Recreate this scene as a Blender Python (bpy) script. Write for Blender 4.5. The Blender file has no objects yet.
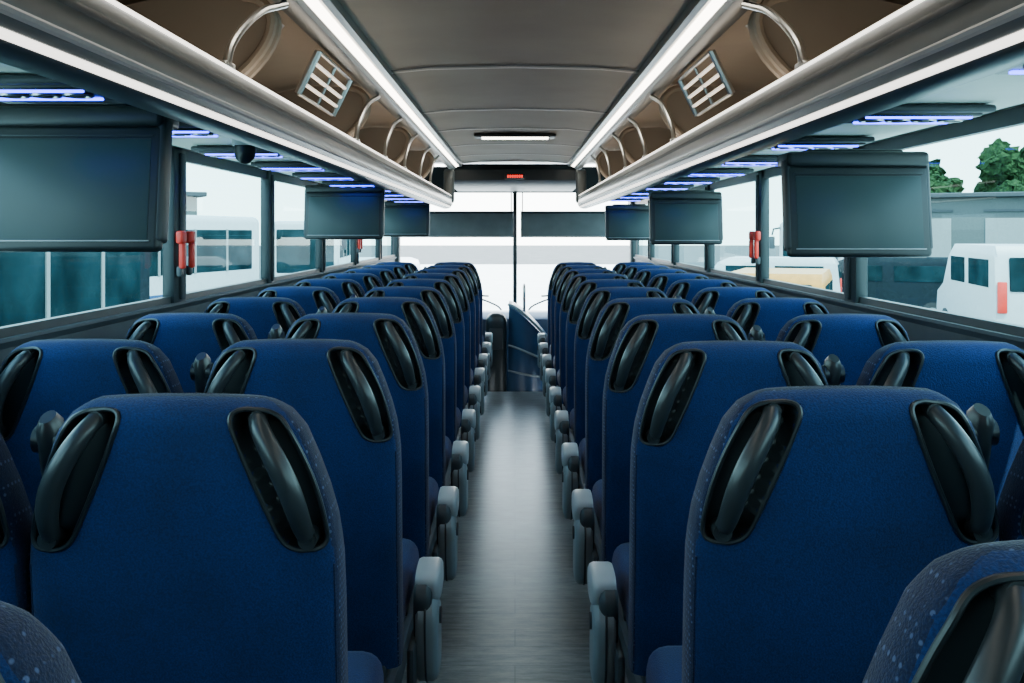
import bpy, bmesh, math, random
from mathutils import Vector, Matrix, noise
random.seed(4)
CAMZ=1.43
scene=bpy.context.scene

# ---------------------------------------------------------------- materials
def newmat(name):
    m=bpy.data.materials.new(name); m.use_nodes=True
    nt=m.node_tree; b=nt.nodes['Principled BSDF']
    return m,nt,b
def pmat(name,col,rough=.5,metal=0,var=.12,nscale=8,bump=0,bscale=200,coat=0,sheen=0,spec=.5):
    m,nt,b=newmat(name)
    tc=nt.nodes.new('ShaderNodeTexCoord')
    n=nt.nodes.new('ShaderNodeTexNoise'); n.inputs['Scale'].default_value=nscale; n.inputs['Detail'].default_value=4
    nt.links.new(tc.outputs['Object'],n.inputs['Vector'])
    r=nt.nodes.new('ShaderNodeValToRGB')
    r.color_ramp.elements[0].position=.3; r.color_ramp.elements[1].position=.7
    r.color_ramp.elements[0].color=[c*(1-var) for c in col]+[1]
    r.color_ramp.elements[1].color=[min(1,c*(1+var)) for c in col]+[1]
    nt.links.new(n.outputs['Fac'],r.inputs['Fac']); nt.links.new(r.outputs['Color'],b.inputs['Base Color'])
    b.inputs['Roughness'].default_value=rough; b.inputs['Metallic'].default_value=metal
    b.inputs['Coat Weight'].default_value=coat; b.inputs['Sheen Weight'].default_value=sheen
    b.inputs['Specular IOR Level'].default_value=spec
    if bump:
        n2=nt.nodes.new('ShaderNodeTexNoise'); n2.inputs['Scale'].default_value=bscale; n2.inputs['Detail'].default_value=3
        nt.links.new(tc.outputs['Object'],n2.inputs['Vector'])
        bp=nt.nodes.new('ShaderNodeBump'); bp.inputs['Strength'].default_value=bump; bp.inputs['Distance'].default_value=.003
        nt.links.new(n2.outputs['Fac'],bp.inputs['Height']); nt.links.new(bp.outputs['Normal'],b.inputs['Normal'])
    return m
def emat(name,col,s):
    m,nt,b=newmat(name)
    b.inputs['Base Color'].default_value=[*col,1]; b.inputs['Emission Color'].default_value=[*col,1]
    b.inputs['Emission Strength'].default_value=s
    return m
M={}
def fabric(name,base,dots):
    m,nt,b=newmat(name)
    tc=nt.nodes.new('ShaderNodeTexCoord')
    n1=nt.nodes.new('ShaderNodeTexNoise'); n1.inputs['Scale'].default_value=5; n1.inputs['Detail'].default_value=3
    n2=nt.nodes.new('ShaderNodeTexNoise'); n2.inputs['Scale'].default_value=330; n2.inputs['Detail'].default_value=2
    for n in(n1,n2): nt.links.new(tc.outputs['Object'],n.inputs['Vector'])
    r1=nt.nodes.new('ShaderNodeValToRGB'); e=r1.color_ramp.elements
    e[0].position=.3; e[0].color=[c*.78 for c in base]+[1]; e[1].position=.7; e[1].color=[c*1.25 for c in base]+[1]
    r2=nt.nodes.new('ShaderNodeValToRGB'); e=r2.color_ramp.elements
    e[0].position=.35; e[0].color=(.68,.68,.72,1); e[1].position=.66; e[1].color=(1.38,1.35,1.28,1)
    nt.links.new(n1.outputs['Fac'],r1.inputs['Fac']); nt.links.new(n2.outputs['Fac'],r2.inputs['Fac'])
    mx=nt.nodes.new('ShaderNodeMix'); mx.data_type='RGBA'; mx.blend_type='MULTIPLY'; mx.inputs[0].default_value=1
    nt.links.new(r1.outputs['Color'],mx.inputs[6]); nt.links.new(r2.outputs['Color'],mx.inputs[7])
    col=mx.outputs[2]
    if dots:
        v=nt.nodes.new('ShaderNodeTexVoronoi'); v.inputs['Scale'].default_value=85; v.inputs['Randomness'].default_value=.1
        nt.links.new(tc.outputs['Object'],v.inputs['Vector'])
        r=nt.nodes.new('ShaderNodeValToRGB'); e=r.color_ramp.elements
        e[0].position=.17; e[0].color=(1,1,1,1); e[1].position=.27; e[1].color=(0,0,0,1)
        nt.links.new(v.outputs['Distance'],r.inputs['Fac'])
        m2=nt.nodes.new('ShaderNodeMix'); m2.data_type='RGBA'; nt.links.new(r.outputs['Color'],m2.inputs[0])
        nt.links.new(col,m2.inputs[6]); m2.inputs[7].default_value=(.07,.10,.20,1); col=m2.outputs[2]
    nt.links.new(col,b.inputs['Base Color'])
    b.inputs['Roughness'].default_value=.85; b.inputs['Specular IOR Level'].default_value=.25; b.inputs['Sheen Weight'].default_value=.12
    bp=nt.nodes.new('ShaderNodeBump'); bp.inputs['Strength'].default_value=.5; bp.inputs['Distance'].default_value=.003
    nt.links.new(n2.outputs['Fac'],bp.inputs['Height']); nt.links.new(bp.outputs['Normal'],b.inputs['Normal'])
    return m
M['blue']=fabric('seat_fabric_blue',(.0028,.019,.094),False)
M['dot']=fabric('seat_fabric_dotted',(.005,.012,.046),True)
M['black']=pmat('black_gloss_plastic',(.010,.014,.018),.36)
M['recess']=pmat('black_recess_plastic',(.008,.012,.015),.42)
M['bar']=pmat('grab_handle_plastic',(.022,.027,.031),.34)
M['dark']=pmat('dark_grey_plastic',(.03,.038,.045),.5)
M['grey']=pmat('armrest_grey_plastic',(.20,.24,.26),.42,var=.05)
M['silver']=pmat('armrest_silver_plastic',(.38,.41,.43),.38,var=.05)
M['steel']=pmat('brushed_steel',(.55,.56,.55),.3,metal=1,var=.05)
M['rail']=pmat('rack_rail_metal',(.125,.143,.148),.3,metal=.35,var=.05)
M['tan']=pmat('rack_lining_taupe',(.34,.285,.225),.6,var=.08,nscale=3)
M['taupe']=pmat('rack_divider_taupe',(.25,.21,.17),.4,var=.08,nscale=3)
M['psu']=pmat('service_panel_grey',(.62,.65,.60),.5,var=.05)
M['ceil']=pmat('ceiling_fabric',(.33,.30,.255),.8,var=.08,nscale=2.5,bump=.3)
M['seam']=pmat('ceiling_seam',(.04,.036,.033),.6)
M['seaml']=pmat('ceiling_seam_lip',(.7,.65,.57),.5)
M['wall']=pmat('wall_lower_trim',(.05,.065,.08),.6)
M['pillar']=pmat('window_pillar_dark',(.012,.02,.024),.45)
M['led']=emat('led_strip_light',(1,.91,.77),12)
M['binfill']=emat('rack_fill_glow',(1,.86,.70),5.0)  # hidden glow strip added inside the racks to brighten bins and ceiling
M['led2']=emat('led_tube_soft',(1,.95,.87),3.0)
M['bluled']=emat('blue_led',(.03,.05,1),14)
M['red']=emat('red_sign_light',(1,.03,.02),2.5)
M['redp']=pmat('red_plastic',(.65,.02,.01),.4)
M['screen']=pmat('tv_screen_dark',(.035,.055,.058),.35,var=.03,spec=.3)
M['tvcase']=pmat('tv_case',(.014,.019,.022),.42)
M['console']=pmat('console_navy',(.02,.055,.12),.35,coat=.2)
M['shade']=pmat('sunshade_dark',(.16,.17,.18),.8)
M['white']=pmat('white_paint',(.40,.42,.43),.4,var=.04)
M['exgrey']=pmat('grey_paint',(.13,.145,.15),.4,var=.04)
M['carglass']=pmat('vehicle_glass_dark',(.010,.022,.026),.6,spec=0,var=.6,nscale=1.2)
M['tyre']=pmat('tyre_rubber',(.02,.02,.02),.8)
M['bluepaint']=pmat('blue_paint',(.02,.06,.14),.4,spec=.05)
M['darkpaint']=pmat('dark_paint',(.014,.02,.024),.6,spec=0)
M['orange']=pmat('orange_paint',(.6,.22,.03),.4)
M['leaf']=pmat('tree_leaves',(.018,.04,.014),.9,var=.8,nscale=6,spec=.1)
M['bark']=pmat('tree_bark',(.04,.03,.02),.9)
M['asph']=pmat('asphalt',(.09,.095,.095),.9,var=.2,nscale=.6,spec=.1)
M['conc']=pmat('concrete_bounce_apron',(.55,.55,.52),.9,var=.08,nscale=.6)
M['build']=pmat('warehouse_wall',(.09,.105,.105),.7,var=.08,spec=.1)
M['door']=pmat('warehouse_door',(.24,.26,.26),.6,var=.05,spec=.1)
M['reflbar']=emat('reflection_bar',(1,.90,.76),1.2)  # glowing bars stand in for a bright reflection beside the rack
# floor
m,nt,b=newmat('floor_vinyl_wood')
tc=nt.nodes.new('ShaderNodeTexCoord'); mp=nt.nodes.new('ShaderNodeMapping'); mp.inputs['Scale'].default_value=(4.5,20,1)
nt.links.new(tc.outputs['Object'],mp.inputs['Vector'])
n=nt.nodes.new('ShaderNodeTexNoise'); n.inputs['Scale'].default_value=1.7; n.inputs['Detail'].default_value=10; n.inputs['Roughness'].default_value=.78
nt.links.new(mp.outputs['Vector'],n.inputs['Vector'])
r=nt.nodes.new('ShaderNodeValToRGB'); e=r.color_ramp.elements
e[0].position=.34; e[0].color=(.058,.070,.075,1); e[1].position=.66; e[1].color=(.27,.305,.31,1)
nt.links.new(n.outputs['Fac'],r.inputs['Fac'])
br=nt.nodes.new('ShaderNodeTexBrick'); br.inputs['Scale'].default_value=1; br.inputs['Brick Width'].default_value=.9; br.inputs['Row Height'].default_value=.15
br.inputs['Mortar Size'].default_value=.003; br.inputs['Color1'].default_value=(1,1,1,1); br.inputs['Color2'].default_value=(.82,.84,.84,1); br.inputs['Mortar'].default_value=(.55,.55,.55,1)
nt.links.new(tc.outputs['Object'],br.inputs['Vector'])
mx=nt.nodes.new('ShaderNodeMix'); mx.data_type='RGBA'; mx.blend_type='MULTIPLY'; mx.inputs[0].default_value=1
nt.links.new(r.outputs['Color'],mx.inputs[6]); nt.links.new(br.outputs['Color'],mx.inputs[7]); nt.links.new(mx.outputs[2],b.inputs['Base Color'])
b.inputs['Roughness'].default_value=.30; b.inputs['Specular Tint'].default_value=(.3,.75,1,1); b.inputs['Specular IOR Level'].default_value=.9
M['floor']=m
def glass(name,tint,base,graz):
    m,nt,b=newmat(name); nt.nodes.remove(b)
    out=nt.nodes['Material Output']
    t=nt.nodes.new('ShaderNodeBsdfTransparent'); t.inputs['Color'].default_value=[*tint,1]
    g=nt.nodes.new('ShaderNodeBsdfGlossy'); g.inputs['Roughness'].default_value=.02; g.inputs['Color'].default_value=(.75,.95,.97,1)
    lw=nt.nodes.new('ShaderNodeLayerWeight'); lw.inputs['Blend'].default_value=.5
    pw=nt.nodes.new('ShaderNodeMath'); pw.operation='POWER'; pw.inputs[1].default_value=5
    nt.links.new(lw.outputs['Facing'],pw.inputs[0])
    ma=nt.nodes.new('ShaderNodeMath'); ma.operation='MULTIPLY_ADD'; ma.inputs[1].default_value=graz; ma.inputs[2].default_value=base
    nt.links.new(pw.outputs[0],ma.inputs[0])
    mx=nt.nodes.new('ShaderNodeMixShader')
    nt.links.new(ma.outputs[0],mx.inputs[0]); nt.links.new(t.outputs[0],mx.inputs[1]); nt.links.new(g.outputs[0],mx.inputs[2])
    nt.links.new(mx.outputs[0],out.inputs['Surface'])
    return m
M['glass']=glass('tinted_side_glass',(.27,.49,.52),.02,.25)
M['wglass']=glass('windshield_glass',(.9,.97,.97),.02,.2)

# ---------------------------------------------------------------- mesh builder
class MB:
    def __init__(s): s.v=[];s.f=[];s.m=[];s.mats=[]
    def mi(s,k):
        if k not in s.mats: s.mats.append(k)
        return s.mats.index(k)
    def add(s,vs,fs,k):
        o=len(s.v); s.v+= [tuple(v) for v in vs]
        if isinstance(k,str): k=[k]*len(fs)
        for f,kk in zip(fs,k):
            s.f.append([i+o for i in f]); s.m.append(s.mi(kk))
    def rbox(s,c,size,k,bev=.01,seg=2,rot=None):
        bm=bmesh.new(); bmesh.ops.create_cube(bm,size=1)
        bmesh.ops.scale(bm,vec=size,verts=bm.verts)
        if bev>0: bmesh.ops.bevel(bm,geom=bm.edges[:],offset=min(bev,min(size)*.49),segments=seg,affect='EDGES',profile=.5)
        Mx=Matrix.Translation(c)@(rot.to_4x4() if rot else Matrix.Identity(4))
        bm.verts.index_update()
        s.add([Mx@v.co for v in bm.verts],[[v.index for v in f.verts] for f in bm.faces],k); bm.free()
    def tube(s,pts,r,k,seg=10,closed=False,flat=None):
        pts=[Vector(p) for p in pts]; n=len(pts); vs=[];fs=[]
        up=Vector((0,0,1)); prev=None
        for i,p in enumerate(pts):
            if closed: t=pts[(i+1)%n]-pts[i-1]
            else: t=pts[min(i+1,n-1)]-pts[max(i-1,0)]
            t.normalize()
            if prev is None:
                a=t.cross(Vector((0,1,0)))
                if a.length<.05: a=t.cross(up)
            else: a=prev-t*prev.dot(t)
            a.normalize(); prev=a; bb=t.cross(a)
            rr=r[i] if isinstance(r,(list,tuple)) else r
            for j in range(seg):
                an=2*math.pi*j/seg
                vs.append(p+a*math.cos(an)*rr+bb*math.sin(an)*rr*(flat or 1))
        for i in range(n if closed else n-1):
            i2=(i+1)%n
            for j in range(seg):
                j2=(j+1)%seg
                fs.append([i*seg+j,i*seg+j2,i2*seg+j2,i2*seg+j])
        if not closed:
            fs.append(list(range(seg))[::-1]); fs.append([(n-1)*seg+j for j in range(seg)])
        s.add(vs,fs,k)
    def cyl(s,p0,p1,r,k,seg=20): s.tube([p0,p1],r,k,seg)
    def extr(s,prof,y0,y1,k,closed=False,axis='y'):
        n=len(prof); vs=[]
        for y in (y0,y1):
            for a,z in prof: vs.append((a,y,z) if axis=='y' else (y,a,z))
        fs=[]
        for i in range(n if closed else n-1):
            j=(i+1)%n; fs.append([i,j,n+j,n+i])
        if closed: fs.append(list(range(n))[::-1]); fs.append(list(range(n,2*n)))
        s.add(vs,fs,k)
    def mirror(s):
        q=MB(); q.v=[(-a,b,c) for a,b,c in s.v]; q.f=[f[::-1] for f in s.f]; q.m=s.m[:]; q.mats=s.mats[:]; return q
    def merge(s,o,off=(0,0,0)):
        ofs=len(s.v); s.v+=[(a+off[0],b+off[1],c+off[2]) for a,b,c in o.v]
        for f,mm in zip(o.f,o.m): s.f.append([i+ofs for i in f]); s.m.append(s.mi(o.mats[mm]))
    def mesh(s,name,smooth=True,angle=40):
        me=bpy.data.meshes.new(name); me.from_pydata(s.v,[],s.f)
        for k in s.mats: me.materials.append(M[k])
        me.polygons.foreach_set('material_index',s.m)
        bm=bmesh.new(); bm.from_mesh(me); bmesh.ops.recalc_face_normals(bm,faces=bm.faces)
        bm.to_mesh(me); bm.free()
        if smooth:
            me.polygons.foreach_set('use_smooth',[True]*len(me.polygons))
            try: me.set_sharp_from_angle(angle=math.radians(angle))
            except Exception: pass
        return me
    def obj(s,name,smooth=True,loc=(0,0,0),rz=0,angle=40,sc=1):
        o=bpy.data.objects.new(name,s.mesh(name,smooth,angle)); o.location=loc; o.rotation_euler=(0,0,rz); o.scale=(sc,sc,sc)
        scene.collection.objects.link(o); return o
def spline(pts,k=5):
    P=[Vector(p) for p in pts]; sm=[]
    for i in range(len(P)-1):
        for t in range(k):
            p0=P[max(i-1,0)];p1=P[i];p2=P[i+1];p3=P[min(i+2,len(P)-1)];u=t/k
            sm.append(.5*((2*p1)+(-p0+p2)*u+(2*p0-5*p1+4*p2-p3)*u*u+(-p0+3*p1-3*p2+p3)*u**3))
    sm.append(P[-1]); return sm

# ---------------------------------------------------------------- seats
TOP=1.172; REC=math.tan(math.radians(9.5))
WT=[(0,.130),(.006,.150),(.02,.172),(.05,.194),(.10,.213),(.15,.229),(.2,.241),(.26,.249),(.35,.250),(.84,.243)]
def hw(t):
    for (a,b),(c,d) in zip(WT,WT[1:]):
        if t<=c: return b+(d-b)*(t-a)/(c-a)
    return WT[-1][1]
def th(t):
    b=.105+.03*min(1,t/.5)
    if t<.05: b*=max(.12,math.sqrt(max(0,1-(1-t/.05)**2)))
    return b
def yc(t): return t*REC+.02*math.sin(min(1,t/.8)*math.pi)*-1
NE=3.8
def yback(x,t):
    w=hw(t); q=min(1,abs(x)/w)
    return yc(t)-th(t)/2*(1-q**NE)**(1/NE)
LT0=.016; LLEN=.226
def droop(x,t): return .008*(x/.17)**2*math.exp(-t/.08)
def leafedges(bv):
    t=LT0+bv*LLEN
    xi=.079+.092*bv-.004*math.sin(math.pi*bv)
    xo=.160+.077*bv+.013*math.sin(math.pi*bv)
    c=(xi+xo)/2; h=(xo-xi)/2*(max(0,1-abs(2*bv-1)**14))**(1/2.3)
    return t,c-h,c+h
def leafmask(x,t):
    bv=(t-LT0)/LLEN
    if bv<=0 or bv>=1: return 0
    tt,a,b=leafedges(bv)
    ax=abs(x)
    if ax<=a or ax>=b: return 0
    return min(1,min(ax-a,b-ax)/.010, min(bv,1-bv)*LLEN/.010)
def seat_back():
    s=MB()
    ts=[0,.002,.005,.010]+[LT0+LLEN*i/56 for i in range(0,57)]+[LT0+LLEN+.596*i/20 for i in range(1,21)]
    NB=84; NF=24
    vs=[];fs=[];ks=[]
    for t in ts:
        w=hw(t)
        for j in range(NB+1):
            u=-math.cos(math.pi*j/NB)
            u=.75*u+.25*(2*j/NB-1)
            x=w*u
            y=yback(x,t)
            y+=.044*leafmask(x,t)*min(1,th(t)/.1)
            vs.append((x,y,TOP-t-droop(x,t)))
        for j in range(1,NF):
            u=math.cos(math.pi*j/NF); x=w*u
            y=2*yc(t)-yback(x,t)+.012*(abs(u)**3)*min(1,t*5)
            vs.append((x,y,TOP-t-droop(x,t)))
    n=NB+NF
    for i in range(len(ts)-1):
        for j in range(n):
            j2=(j+1)%n
            fs.append([i*n+j,i*n+j2,(i+1)*n+j2,(i+1)*n+j])
            tm=(ts[i]+ts[i+1])/2
            if j<NB:
                x=(vs[i*n+j][0]+vs[(i+1)*n+j2][0])/2
                if leafmask(x,tm)>0: ks.append('recess')
                elif abs(x)>hw(tm)*.972 or tm<.003: ks.append('dot')
                else: ks.append('blue')
            else: ks.append('dot')
    fs.append(list(range(n))[::-1]); ks.append('dot')
    fs.append([(len(ts)-1)*n+j for j in range(n)]); ks.append('dark')
    s.add(vs,fs,ks)
    def P(x,t,o=0):
        return (x,yback(x,t)-o,TOP-t-droop(x,t))
    for sg in (-1,1):
        ring=[]
        N=34
        for i in range(N+1):
            bv=.5-.5*math.cos(math.pi*i/N); t,a,b=leafedges(bv*.998+.001); ring.append((sg*a,t))
        for i in range(N-1,0,-1):
            bv=.5-.5*math.cos(math.pi*i/N); t,a,b=leafedges(bv*.998+.001); ring.append((sg*b,t))
        s.tube([P(x,t,.0005) for x,t in ring],.0042,'black',8,closed=True)
        pts=[];rr=[]
        for i in range(25):
            q=i/24; bv=.04+.87*q
            t,a,b=leafedges(bv); k=.50+.14*math.sin(math.pi*q)+.06*q; x=a*(1-k)+b*k
            o=-.026+.056*math.sin(math.pi*q)**.5
            pts.append((sg*x,yback(x,t)-o,TOP-t-.006)); rr.append(.0135+.0045*math.sin(math.pi*q)**.7)
        s.tube(pts,rr,'bar',14)
        t,a,b=leafedges(.925); x=sg*(a*.42+b*.58)
        s.cyl(P(x,t,-.03),P(x,t,.006),.015,'bar',18); s.cyl(P(x,t,.005),P(x,t,.009),.007,'recess',12)
        t,a,b=leafedges(.07); x=sg*(a*.5+b*.5)
        s.cyl(P(x,t,-.03),P(x,t,-.004),.013,'bar',18)
    for sg in (-1,1):
        s.tube([P(sg*hw(t)*.970,t,.0005) for t in [.27+.56*i/14 for i in range(15)]],.002,'dot',6)
    return s
def single_seat():
    s=seat_back()
    yb=yc(.7)
    s.rbox((0,yb+.30,.435),(.48,.50,.13),'blue',.05,4)
    s.rbox((0,yb+.30,.36),(.44,.46,.05),'dark',.015)
    s.rbox((0,yb+.01,.325),(.42,.09,.05),'dark',.015)
    return s
ss=single_seat()
def paddle():
    s=MB()
    def outline(cy,cz,ry,rz,sh,N=30,p=.62):
        o=[]
        for i in range(N):
            a=2*math.pi*i/N
            y=math.copysign(abs(math.cos(a))**p,math.cos(a))*ry
            z=math.copysign(abs(math.sin(a))**p,math.sin(a))*rz
            o.append((cy+y+sh*z,cz+z))
        return o
    def plate(pr,x0,x1,k,inset=.012):
        cy=sum(p[0] for p in pr)/len(pr); cz=sum(p[1] for p in pr)/len(pr); n=len(pr)
        rings=[]
        for x,sc in ((x0,.80),(x0+inset*.35,.92),(x0+inset*1.2,1),(x1-inset*.6,1),(x1,.94)):
            rings.append([(x,cy+(y-cy)*sc,cz+(z-cz)*sc) for y,z in pr])
        vs=[p for r in rings for p in r]; fs=[]
        for i in range(4):
            for j in range(n):
                j2=(j+1)%n; fs.append([i*n+j,i*n+j2,(i+1)*n+j2,(i+1)*n+j])
        fs.append(list(range(n))[::-1]); fs.append([4*n+j for j in range(n)])
        s.add(vs,fs,k)
    plate(outline(.290,.335,.084,.118,-.20),.204,.262,'grey')
    plate(outline(.300,.400,.088,.100,-.20),.220,.268,'dark')
    plate(outline(.335,.475,.100,.050,-.30,p=.75),.202,.266,'silver')
    s.tube([(.236,p[0],p[1]) for p in outline(.290,.335,.085,.119,-.20)],.003,'dark',6,closed=True)
    s.cyl((.198,.285,.395),(.210,.285,.395),.022,'dark',20)
    s.rbox((.268,.22,.30),(.02,.16,.12),'dark',.01)
    return s
def seat_pair():
    s=MB()
    s.merge(ss,(.530,0,0)); s.merge(ss,(1.038,0,0))
    s.merge(paddle())
    x=.784
    s.tube([(x,.20,.62),(x,.15,.80),(x,.125,.95),(x,.10,1.05),(x,.085,1.105),(x,.078,1.120)],[.016,.018,.019,.020,.020,.012],'bar',14,flat=1.6)
    s.cyl((x-.024,.088,1.080),(x+.024,.088,1.080),.022,'bar',20)
    s.rbox((.78,.36,.30),(.92,.05,.05),'dark',.01)
    s.rbox((.78,.60,.30),(.92,.05,.05),'dark',.01)
    s.rbox((.46,.48,.20),(.05,.34,.20),'dark',.012)
    s.rbox((.46,.48,.115),(.10,.46,.04),'dark',.01)
    s.rbox((1.235,.48,.29),(.05,.34,.06),'dark',.01)
    return s
spr=seat_pair(); spl=spr.mirror()
mr=spr.mesh('coach_double_seat_right'); ml=spl.mesh('coach_double_seat_left')
PITCH=.78
rowsR=[.84,1.60]+[2.38+PITCH*i for i in range(9)]
rowsL=[.72,1.60]+[2.42+PITCH*i for i in range(9)]
for me,rows in ((mr,rowsR),(ml,rowsL)):
    for i,y in enumerate(rows):
        o=bpy.data.objects.new('coach_double_seat',me); o.location=(0,y,.012 if (me is mr and i==1) else 0); scene.collection.objects.link(o)

# ---------------------------------------------------------------- shell
WX=1.31; Y0=-1.5; Y1=10.9; FEND=8.95
f=MB(); f.extr([(-.36,0),(.36,0)],Y0,FEND,'floor'); 
for sg in(-1,1):
    f.extr([(sg*.36,0),(sg*.36,.09),(sg*.375,.10),(sg*WX,.10)],Y0,9.6,'wall')
f.obj('floor',smooth=False)
f=MB(); f.rbox((0,10.0,-.38),(2*WX-.02,2.0,.05),'dark',0); f.rbox((0,FEND+.01,-.19),(.70,.02,.38),'dark',0)
f.obj('floor_front_step',smooth=False)
PIL=[-.4,.98,2.42,3.86,5.30,6.74,8.18,9.62]
WB=CAMZ-.27; WTp=CAMZ+.315
for side,sg in(('left',-1),('right',1)):
    w=MB()
    w.extr([(sg*WX,-.4),(sg*WX,WB-.03),(sg*(WX-.02),WB-.01),(sg*(WX-.02),WB),(sg*(WX+.04),WB)],Y0,Y1,'wall')
    w.extr([(sg*(WX+.03),WTp),(sg*WX,WTp),(sg*WX,2.12)],Y0,Y1,'psu')
    w.obj('wall_'+side,smooth=False)
    t=MB()
    for i,y in enumerate(PIL):
        wd=.09 if i not in(3,) else .14
        t.rbox((sg*(WX+.005),y,(WB+WTp)/2),(.05,wd,WTp-WB+.02),'pillar',.012)
        t.rbox((sg*(WX-.022),y+.01,(WB+WTp)/2),(.02,wd*.35,WTp-WB-.02),'dark',.006)
    t.extr([(sg*(WX-.005),WTp+.01),(sg*(WX-.005),WTp-.035),(sg*(WX+.02),WTp-.035)],Y0,Y1,'pillar')
    t.extr([(sg*(WX-.005),WB-.01),(sg*(WX-.005),WB+.025),(sg*(WX+.02),WB+.025)],Y0,Y1,'pillar')
    t.obj('trim_window_pillars_'+side)
    n=1 if sg<0 else 9
    ys=[Y0]+PIL[1:]+[Y1]
    for a,bq in zip(ys,ys[1:]):
        g=MB(); g.add([(sg*(WX+.02),a,WB),(sg*(WX+.02),bq,WB),(sg*(WX+.02),bq,WTp),(sg*(WX+.02),a,WTp)],[[0,1,2,3]],'glass')
        g.obj('window_%d'%n,smooth=False); n+=1
    for y in ((3.86,8.18) if sg<0 else (5.30,)):
        for k in (-.055,.055):
            e=MB(); e.rbox((sg*(WX-.045),y+k,CAMZ-.09),(.022,.032,.10),'redp',.008,3)
            e.rbox((sg*(WX-.04),y+k,CAMZ-.02),(.03,.05,.05),'redp',.01,3)
            e.rbox((sg*(WX-.035),y+k,CAMZ-.15),(.02,.028,.04),'dark',.006,2)
            e.obj('emergency_window_lever')
w=MB(); w.extr([(-WX-.04,-.4),(WX+.04,-.4),(WX+.04,2.16),(-WX-.04,2.16)],Y0-.02,Y0,'wall',closed=True); w.obj('wall_back',smooth=False)

# ceiling
CE=9.6
c=MB()
c.extr([(-.52,CAMZ+.655),(-.35,CAMZ+.672),(0,CAMZ+.68),(.35,CAMZ+.672),(.52,CAMZ+.655)],Y0,CE,'ceil')
for y in [-.2,1.25,2.65,4.05,5.45,6.45,7.6,8.6]:
    c.extr([(-.52,CAMZ+.650),(-.35,CAMZ+.667),(0,CAMZ+.675),(.35,CAMZ+.667),(.52,CAMZ+.650)],y-.016,y+.016,'seam')
    c.extr([(-.52,CAMZ+.645),(-.35,CAMZ+.662),(0,CAMZ+.670),(.35,CAMZ+.662),(.52,CAMZ+.645)],y+.016,y+.036,'seaml')
for sg in(-1,1):
    c.extr([(sg*.52,CAMZ+.66),(sg*.52,CAMZ+.635),(sg*.62,CAMZ+.60),(sg*.64,CAMZ+.62),(sg*.66,CAMZ+.665),(sg*.9,CAMZ+.67),(sg*1.15,CAMZ+.62),(sg*1.27,CAMZ+.5),(sg*WX,CAMZ+.34)],Y0,CE,'tan')
c.obj('ceiling',angle=30)
r=MB(); r.extr([(-WX-.05,2.10),(-1.2,2.19),(1.2,2.19),(WX+.05,2.10)],Y0-.02,Y1+.3,'white'); r.obj('roof_skin')
l=MB()
l.rbox((.0,6.9,CAMZ+.660),(.56,.20,.02),'dark',.01); l.rbox((0,6.9,CAMZ+.648),(.46,.10,.01),'led',.004)
l.obj('ceiling_light_fixture')

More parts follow.
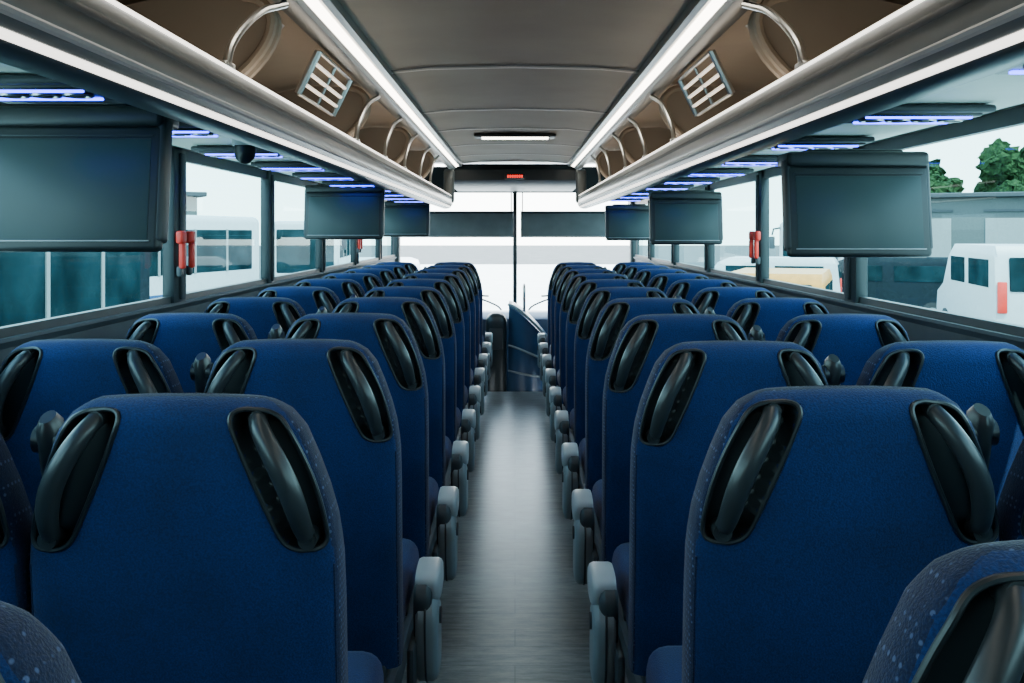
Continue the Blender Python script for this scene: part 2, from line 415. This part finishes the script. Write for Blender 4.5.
for side,sg in(('left',-1),('right',1)):
    l=MB()
    z=CAMZ
    l.extr([(sg*.502,z+.66),(sg*.502,z+.628),(sg*.516,z+.617),(sg*.534,z+.628)],Y0,CE-.1,'rail')
    l.extr([(sg*.534,z+.628),(sg*.562,z+.616)],Y0,CE-.1,'led')
    l.extr([(sg*.562,z+.616),(sg*.570,z+.600),(sg*.595,z+.590),(sg*.63,z+.60),(sg*.64,z+.63)],Y0,CE-.1,'rail')
    l.obj('led_strip_light')
    k=MB()
    nose=[(.70,.315),(.655,.335),(.628,.352),(.608,.350),(.597,.335),(.592,.310),(.590,.285),(.592,.262),(.602,.240),(.618,.226),(.640,.220),(.665,.219),(.69,.228),(.705,.245),(.715,.270),(.725,.290),(.745,.298)]
    k.extr([(sg*a,z+b) for a,b in nose],Y0,CE-.2,'rail')
    k.extr([(sg*.70,z+.315),(sg*1.0,z+.33),(sg*(WX-.005),z+.35)],Y0,CE-.2,'tan')
    k.extr([(sg*.745,z+.298),(sg*1.12,z+.300),(sg*1.2,z+.305),(sg*(WX-.005),z+.33)],Y0,CE-.2,'psu')
    k.extr([(sg*.606,z+.351),(sg*.600,z+.347),(sg*.5955,z+.337)],Y0,CE-.2,'led2')
    k.extr([(sg*.5905,z+.266),(sg*.588,z+.262),(sg*.589,z+.256),(sg*.594,z+.253)],Y0,CE-.2,'silver')
    k.extr([(sg*.5915,z+.312),(sg*.5895,z+.308),(sg*.5885,z+.302),(sg*.590,z+.298)],Y0,CE-.2,'dark')
    k.extr([(sg*.600,z+.239),(sg*.603,z+.232),(sg*.609,z+.229)],Y0,CE-.2,'led2')
    k.extr([(sg*.655,z+.338),(sg*.66,z+.352),(sg*.69,z+.346),(sg*.695,z+.322)],Y0,CE-.3,'binfill')
    ye=CE-.2
    pr=[(sg*a,z+b) for a,b in nose]+[(sg*(WX-.005),z+.33),(sg*(WX-.005),z+.35)]
    k.extr(pr,ye,ye+.03,'rail',closed=True)
    k.rbox((sg*.62,ye+.0,z+.43),(.10,.05,.32),'rail',.04,4)
    for y in (1.0,2.72,4.45,6.2,7.95):
        pts=[]
        base=[(1.29,.35),(1.27,.48),(1.14,.60),(.9,.65),(.74,.645)]
        for i in range(9):
            a=math.pi/2*i/8
            pts.append((.735-.075*math.sin(a), .57+.070*math.cos(a)))
        for i in range(1,9):
            q=i/8; pts.append((.66+.20*(q**1.8), .57-.225*q))
        k.extr([(sg*a,z+b) for a,b in base+pts],y,y+.05,'taupe',closed=True)
        k.tube([(sg*a,y-.002,z+b) for a,b in [base[-1]]+pts],.014,'tan',8)
        k.tube([(sg*a,y+.052,z+b) for a,b in [base[-1]]+pts],.014,'tan',8)
    k.extr([(sg*a,z+b) for a,b in [(1.0,.345),(.95,.47),(.86,.56),(.76,.60),(.72,.645)]],2.77,3.13,'taupe')
    for y in (.45,2.15,3.90,4.75,5.6,6.5,7.3):
        pts=spline([(sg*.590,y+.42,z+.585),(sg*.602,y+.36,z+.565),(sg*.612,y+.27,z+.535),(sg*.616,y+.13,z+.47),(sg*.619,y+.03,z+.405),(sg*.620,y,z+.35)])
        k.tube(pts,.0095,'steel',10)
        k.rbox((sg*.623,y,z+.358),(.03,.06,.016),'steel',.005)
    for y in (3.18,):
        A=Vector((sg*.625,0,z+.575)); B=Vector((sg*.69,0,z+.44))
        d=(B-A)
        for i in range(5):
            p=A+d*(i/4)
            k.rbox((p.x,y+.30,p.z),(.014,.58,.009),'reflbar' if 0<i<4 else 'steel',.004)
        for q in(0,.6): 
            k.tube([A+Vector((0,y+q,0)),B+Vector((0,y+q,0))],.012,'steel',8)
        k.tube([A+Vector((0,y+.3,0)),B+Vector((0,y+.3,0))],.006,'steel',8)
    k.obj('luggage_rack',angle=35)
    first=1.98 if sg<0 else 2.42
    mons=(2.25,6.0,9.2) if sg<0 else (2.95,5.9,8.8)
    ny=first-PITCH*2
    while ny<9.2:
        if all(not(-.11<my-ny<.11) and not (ny-.14<my+.05<ny+.14) for my in mons):
            u=MB(); x=sg*.95
            u.rbox((x,ny,z+.287),(.33,.22,.018),'dark',.008,3)
            u.rbox((x,ny,z+.278),(.29,.17,.014),'black',.006,3)
            for i in range(4):
                cx=x+(-.095+.063*i)
                ring=[(cx+.026*math.cos(a*math.pi/8),ny-.02+.026*math.sin(a*math.pi/8),z+.268) for a in range(16)]
                u.tube(ring,.004,'steel',6,closed=True)
                u.cyl((cx,ny-.02,z+.275),(cx,ny-.02,z+.264),.014,'dark',14)
            u.rbox((x,ny-.068,z+.270),(.25,.010,.007),'bluled',.002)
            u.rbox((x,ny+.045,z+.270),(.23,.016,.007),'bluled',.002)
            u.rbox((x,ny+.10,z+.281),(.30,.006,.012),'silver',.002)
            u.obj('passenger_service_unit')
        ny+=PITCH

d=MB(); dx,dy=-.845,3.13
d.cyl((dx,dy,CAMZ+.292),(dx,dy,CAMZ+.270),.040,'silver'); 
d.tube([(dx,dy,CAMZ+.272),(dx,dy,CAMZ+.250),(dx,dy,CAMZ+.230),(dx,dy,CAMZ+.216),(dx,dy,CAMZ+.212)],[.033,.034,.029,.016,.003],'black',20); d.obj('security_camera_dome')

# ---------------------------------------------------------------- monitors
def monitor(x0,x1,y,zt,zb,sg):
    s=MB(); w=x1-x0; h=zt-zb
    cx=(x0+x1)/2; cz=(zt+zb)/2
    R=Matrix.Rotation(math.radians(-7),3,'X')
    s.rbox((cx,y,cz-.01),(w,.038,h-.02),'tvcase',.012,3,rot=R)
    s.rbox((cx,y-.0185,cz-.012),(w-.05,.006,h-.075),'screen',.003,2,rot=R)
    for dz in (h/2-.045,-h/2+.022):
        p=R@Vector((0,-.021,dz)); s.rbox((cx+p.x,y+p.y,cz+p.z),(w-.04,.006,.003),'silver' if dz<0 else 'dark',.001,1,rot=R)
    s.rbox((cx,y+.05,zt-.0),(w+.0,.13,.045),'tvcase',.014,3)
    s.rbox((cx,y+.06,zt+.012),(w*.7,.09,.04),'tvcase',.012,2)
    for sx in(-1,1):
        s.rbox((cx+sx*(w/2-.006),y+.012,cz+.01),(.02,.055,h*.94),'dark',.01,3,rot=R)
    s.obj('ceiling_monitor')
for (y) in (2.25,6.0,9.2): monitor(-1.26,-.79,y,CAMZ+.26,CAMZ-.045,-1)
for (y) in (2.95,5.9,8.8): monitor(.80,1.22,y,CAMZ+.215,CAMZ-.075,1)

# ---------------------------------------------------------------- front
w=MB()
w.extr([(-WX-.04,CAMZ+.43),(-WX-.04,2.14),(WX+.04,2.14),(WX+.04,CAMZ+.43)],10.9,11.0,'pillar',closed=True)
w.extr([(-WX-.04,-.4),(-WX-.04,.55),(WX+.04,.55),(WX+.04,-.4)],11.0,11.1,'wall',closed=True)
for sx in(-1,1): w.rbox((sx*(WX-.0),10.97,1.25),(.10,.12,1.4),'pillar',.03)
w.obj('wall_front',smooth=False)
w=MB(); w.rbox((-.0,10.93,1.24),(.045,.05,1.30),'pillar',.012,2); w.obj('trim_windshield_divider')
w=MB(); w.add([(-WX,11.04,.5),(WX,11.04,.5),(WX,10.98,1.9),(-WX,10.98,1.9)],[[0,1,2,3]],'wglass'); w.obj('window_17',smooth=False)
for sx in (-1,1):
    w=MB(); w.tube(spline([(sx*.15,11.12,.56),(sx*.22,11.13,.62),(sx*.45,11.13,.70),(sx*.85,11.12,.74)]),.010,'pillar',8)
    w.rbox((sx*.62,11.115,.735),(.66,.012,.02),'pillar',.004,1,rot=Matrix.Rotation(sx*math.radians(-3),3,'Y')); w.obj('windshield_wiper')
h=MB()
h.extr([(9.7,CAMZ+.66),(9.62,CAMZ+.60),(9.62,CAMZ+.50),(9.68,CAMZ+.46),(9.9,CAMZ+.45),(10.85,CAMZ+.44)],-.62,.62,'pillar',axis='x')
h.rbox((.0,9.615,CAMZ+.535),(.20,.03,.055),'black',.008)
for i in range(7): h.rbox((-.066+.022*i,9.598,CAMZ+.535),(.014,.006,.026),'red',.002)
h.extr([(-.62,CAMZ+.45),(-.62,CAMZ+.68),(-WX+.01,CAMZ+.68),(-WX+.01,CAMZ+.40)],10.4,10.45,'pillar',closed=True)
h.extr([(.62,CAMZ+.45),(.62,CAMZ+.68),(WX-.01,CAMZ+.68),(WX-.01,CAMZ+.40)],10.4,10.45,'pillar',closed=True)
h.obj('front_header_panel')
for x0,x1 in((-1.24,-.02),(.06,1.24)):
    s=MB(); s.extr([(x0,CAMZ+.20),(x1,CAMZ+.20),(x1,CAMZ-.05),(x0,CAMZ-.05)],10.70,10.706,'shade',closed=True)
    s.cyl((x0,10.70,CAMZ+.21),(x1,10.70,CAMZ+.21),.014,'dark',10); s.cyl((x0,10.70,CAMZ-.05),(x1,10.70,CAMZ-.05),.008,'steel',10)
    for x in (x0+.02,x1-.02): s.cyl((x,10.72,CAMZ+.42),(x,10.72,CAMZ+.2),.006,'dark',8)
    s.obj('windshield_sunshade')
d=MB()
prof=[(10.88,.52),(10.6,.60),(10.3,.60),(10.2,.54),(10.16,.40),(10.18,-.34)]
d.extr(prof,-1.25,1.25,'console',axis='x')
d.rbox((-.75,10.3,.64),(.5,.14,.12),'dark',.04,3)
d.obj('dashboard')
sw=MB(); C=Vector((-.75,10.02,.68)); R=Matrix.Rotation(math.radians(35),3,'X')
sw.tube([C+R@Vector((.23*math.cos(a*math.pi/16),.23*math.sin(a*math.pi/16),0)) for a in range(32)],.014,'black',8,closed=True)
for a in(90,210,330): sw.cyl(C,C+R@Vector((.225*math.cos(math.radians(a)),.225*math.sin(math.radians(a)),0)),.012,'dark',8)
sw.cyl(C+R@Vector((0,0,.01)),C+R@Vector((0,0,-.16)),.04,'dark'); sw.obj('steering_wheel')
c=MB()
N=14; pl=[]
for i in range(N+1):
    q=i/N; x=-.06+.40*q; pl.append((x,9.55-.20*math.sin(math.pi*min(1,q*.9+.05))**.8))
ht=[.74-.36*(i/N)**1.5 for i in range(N+1)]
vs=[];fs=[];L=[0,.25,.5,.75,.9,.97,1.0]
for i,(x,y) in enumerate(pl):
    for q in L:
        off=.0 if q<.9 else (.03 if q<.98 else .09)
        vs.append((x,y+off,-.35+(ht[i]+.35)*q))
    vs.append((x,10.05,ht[i]))
m_=len(L)+1
for i in range(N):
    for j in range(m_-1): fs.append([i*m_+j,(i+1)*m_+j,(i+1)*m_+j+1,i*m_+j+1])
c.add(vs,fs,'console')
c.tube([(x,y+.0,h_+.0) for (x,y),h_ in zip(pl,ht)],.014,'grey',8)
c.tube([(x,y-.008,.02+h_*.45) for (x,y),h_ in zip(pl,ht)],.010,'grey',8)
c.tube([(x,y-.008,-.02+h_*.18) for (x,y),h_ in zip(pl,ht)],.010,'grey',8)
c.rbox((-.18,9.6,.14),(.20,.36,1.04),'pillar',.09,5)
c.rbox((-.18,9.42,.42),(.13,.02,.20),'dark',.01)
c.tube(spline([(.09,9.72,.50),(.09,9.72,.84),(.09,9.76,.90),(.09,9.85,.91),(.09,9.98,.86)]),.014,'steel',10)
c.obj('front_stair_console')
ds=MB(); ds.rbox((-.78,9.64,.42),(.5,.15,.85),'dot',.07,4,rot=Matrix.Rotation(math.radians(6),3,'X')); ds.rbox((-.78,9.78,.05),(.5,.36,.14),'dot',.05,4); ds.rbox((-.78,9.75,-.18),(.3,.25,.36),'dark',.03)
ds.rbox((-.78,9.60,.90),(.26,.10,.16),'dot',.04,4)
ds.obj('driver_seat')

# ---------------------------------------------------------------- outside
GZ=-1.5
g=MB(); g.add([(-150,-80,GZ),(150,-80,GZ),(150,220,GZ),(-150,220,GZ)],[[0,1,2,3]],'asph'); g.obj('ground',smooth=False)
g=MB(); g.add([(-10,-20,GZ+.01),(10,-20,GZ+.01),(10,20,GZ+.01),(11,90,GZ+.01),(-11,90,GZ+.01),(-10,20,GZ+.01)],[[0,1,2,3,4,5]],'conc'); g.obj('ground_concrete_bounce_apron',smooth=False)  # front is pale concrete; unseen stretch around the bus added to bounce light inside
def wheel(s,x,y,r=.5,wd=.28):
    s.cyl((x-wd/2,y,r),(x+wd/2,y,r),r,'tyre',24); s.cyl((x-wd/2-.01,y,r),(x+wd/2+.01,y,r),r*.55,'door',16)
def coach(loc,rz,body='white',band='carglass'):
    s=MB()
    s.rbox((0,0,1.85),(2.5,12,3.0),body,.18,4)
    s.rbox((0,0,2.45),(2.53,10.9,1.1),band,.05,2)
    s.rbox((0,-5.95,2.2),(2.2,.16,1.7),band,.1,3)
    s.rbox((0,5.97,2.5),(2.0,.1,1.0),band,.05,3)
    s.rbox((0,-6.0,.7),(2.4,.12,.35),'dark',.05,2)
    for sx in(-1,1):
        s.rbox((sx*.9,-6.03,1.0),(.4,.08,.2),'silver',.04,3)
        s.tube([(sx*1.2,-5.9,3.1),(sx*1.4,-6.3,3.05),(sx*1.45,-6.35,2.8)],.04,'dark',8); s.rbox((sx*1.45,-6.35,2.5),(.22,.12,.5),'dark',.04,2)
        s.rbox((sx*1.1,6.0,1.3),(.15,.06,.5),'redp',.02,2)
        for y in(-3.6,3.3,4.5): wheel(s,sx*1.13,y)
        for y in (-4,-2.4,-.8,.8,2.4,4): s.rbox((sx*1.272,y,2.45),(.02,.09,1.1),'exgrey',.003,1)
        s.rbox((sx*1.255,0,1.3),(.02,7,.35),'bluepaint',.005,1)
    s.obj('parked_coach',loc=(loc[0],loc[1],GZ),rz=rz)
coach((-6.3,8.5,0),math.radians(2),'darkpaint'); coach((-9.6,22.5,0),math.radians(-12)); coach((-8.5,44,0),math.radians(5)); coach((-17.5,31,0),math.radians(-30),'exgrey')
coach((14.5,46,0),math.radians(-25)); coach((28.5,44,0),math.radians(-62),'exgrey')
def van(loc,rz,body='white',lights='redp',sc=1):
    s=MB()
    pr=[(-2.4,.35),(-2.45,1.1),(-2.35,1.9),(-2.2,2.1),(1.0,2.1),(1.35,1.95),(1.9,1.25),(2.5,1.05),(2.6,.7),(2.55,.35)]
    n=len(pr)
    rings=[(-.98,.93),(-.93,1),(.93,1),(.98,.93)]
    vs=[];
    for x,q in rings: vs+=[(x,y,.35+(z-.35)*(q if z>1.9 else 1)) for y,z in pr]
    fs=[[i*n+j,i*n+(j+1)%n,(i+1)*n+(j+1)%n,(i+1)*n+j] for i in range(3) for j in range(n)]
    fs+=[list(range(n))[::-1],[3*n+j for j in range(n)]]
    s.add(vs,fs,body)
    s.rbox((0,-2.40,1.6),(1.5,.06,.6),'carglass',.03,2,rot=Matrix.Rotation(math.radians(-6),3,'X'))
    s.rbox((0,1.68,1.6),(1.6,.05,.75),'carglass',.02,2,rot=Matrix.Rotation(math.radians(52),3,'X'))
    for sx in(-1,1):
        s.rbox((sx*.985,-1.2,1.6),(.02,1.5,.5),'carglass',.008,1); s.rbox((sx*.985,.5,1.6),(.02,1.2,.5),'carglass',.008,1)
        s.rbox((sx*.88,-2.46,1.2),(.16,.06,.55),lights,.02,2)
        s.rbox((sx*.75,2.58,.85),(.3,.06,.18),'silver',.02,2)
        for y in(-1.6,1.65): wheel(s,sx*.9,y,.36,.22)
    s.rbox((0,-2.47,.5),(1.9,.12,.2),'dark',.04,2)
    s.obj('parked_van',loc=(loc[0],loc[1],GZ),rz=rz,sc=sc)
van((12.3,24.5,0),math.radians(-12),sc=1.25); van((5.9,22,0),math.radians(-20),'orange'); van((12.2,33,0),math.radians(60),'darkpaint'); van((-4.2,32,0),math.radians(10)); van((8.2,33,0),math.radians(70))
van((-11.5,12.5,0),math.radians(80),'white'); van((17.5,22,0),math.radians(-20),'darkpaint')
for x,y,h in ((40,78,10),(47,82,11),(54,80,10),(61,84,11),(33,82,9),(70,82,11)):
    t=MB(); t.tube([(0,0,0),(.1,0,h*.3),(0,.1,h*.6)],[.3,.22,.12],'bark',8)
    bm=bmesh.new()
    for i in range(16):
        mt=Matrix.Translation((random.uniform(-2.8,2.8),random.uniform(-2.5,2.5),h*.62+random.uniform(-1.8,2.4)))
        bmesh.ops.create_icosphere(bm,subdivisions=4,radius=random.uniform(.8,1.6),matrix=mt)
    for v in bm.verts: v.co+=noise.noise_vector(v.co*1.9)*.55+noise.noise_vector(v.co*5)*.3
    bm.verts.index_update(); t.add([v.co.copy() for v in bm.verts],[[v.index for v in f_.verts] for f_ in bm.faces],'leaf'); bm.free()
    t.obj('tree',smooth=False,loc=(x,y,GZ))
def warehouse(loc,rz):
    b_=MB(); b_.rbox((0,0,2.6),(40,10,5.2),'build',.1,1); b_.rbox((0,0,5.3),(41,11,.3),'dark',.05,1)
    for i in range(7): b_.rbox((-17+5.6*i,-5.03,1.9),(3.6,.1,3.8),'door',.02,1); b_.rbox((-17+5.6*i,-5.06,4.3),(3.8,.08,.15),'dark',.01,1)
    b_.obj('warehouse',smooth=False,loc=(loc[0],loc[1],GZ),rz=rz)
warehouse((-40,58),math.radians(28)); warehouse((44,62),math.radians(-28))

# ---------------------------------------------------------------- lights
wd=bpy.data.worlds.new('sky'); scene.world=wd; wd.use_nodes=True
nt=wd.node_tree; bg=nt.nodes['Background']
tc=nt.nodes.new('ShaderNodeTexCoord'); sx=nt.nodes.new('ShaderNodeSeparateXYZ'); nt.links.new(tc.outputs['Generated'],sx.inputs[0])
r=nt.nodes.new('ShaderNodeValToRGB'); e=r.color_ramp.elements
e[0].position=0; e[0].color=(1,.98,.94,1); e[1].position=.6; e[1].color=(.6,.78,1,1)
nt.links.new(sx.outputs['Z'],r.inputs['Fac']); nt.links.new(r.outputs['Color'],bg.inputs['Color']); bg.inputs['Strength'].default_value=13.5
sun=bpy.data.lights.new('sun','SUN'); sun.energy=24; sun.angle=.01; sun.color=(1,.93,.82)
so=bpy.data.objects.new('sun',sun); so.rotation_euler=(math.radians(28),math.radians(12),math.radians(0)); scene.collection.objects.link(so)

cam=bpy.data.cameras.new('camera'); cam.sensor_width=36; cam.lens=36*1000/1024
cam.shift_x=-3/1024; cam.shift_y=-109.5/1024; cam.clip_start=.05; cam.clip_end=500
co=bpy.data.objects.new('camera',cam); co.location=(0,0,CAMZ); co.rotation_euler=(math.radians(90),0,0)
scene.collection.objects.link(co); scene.camera=co
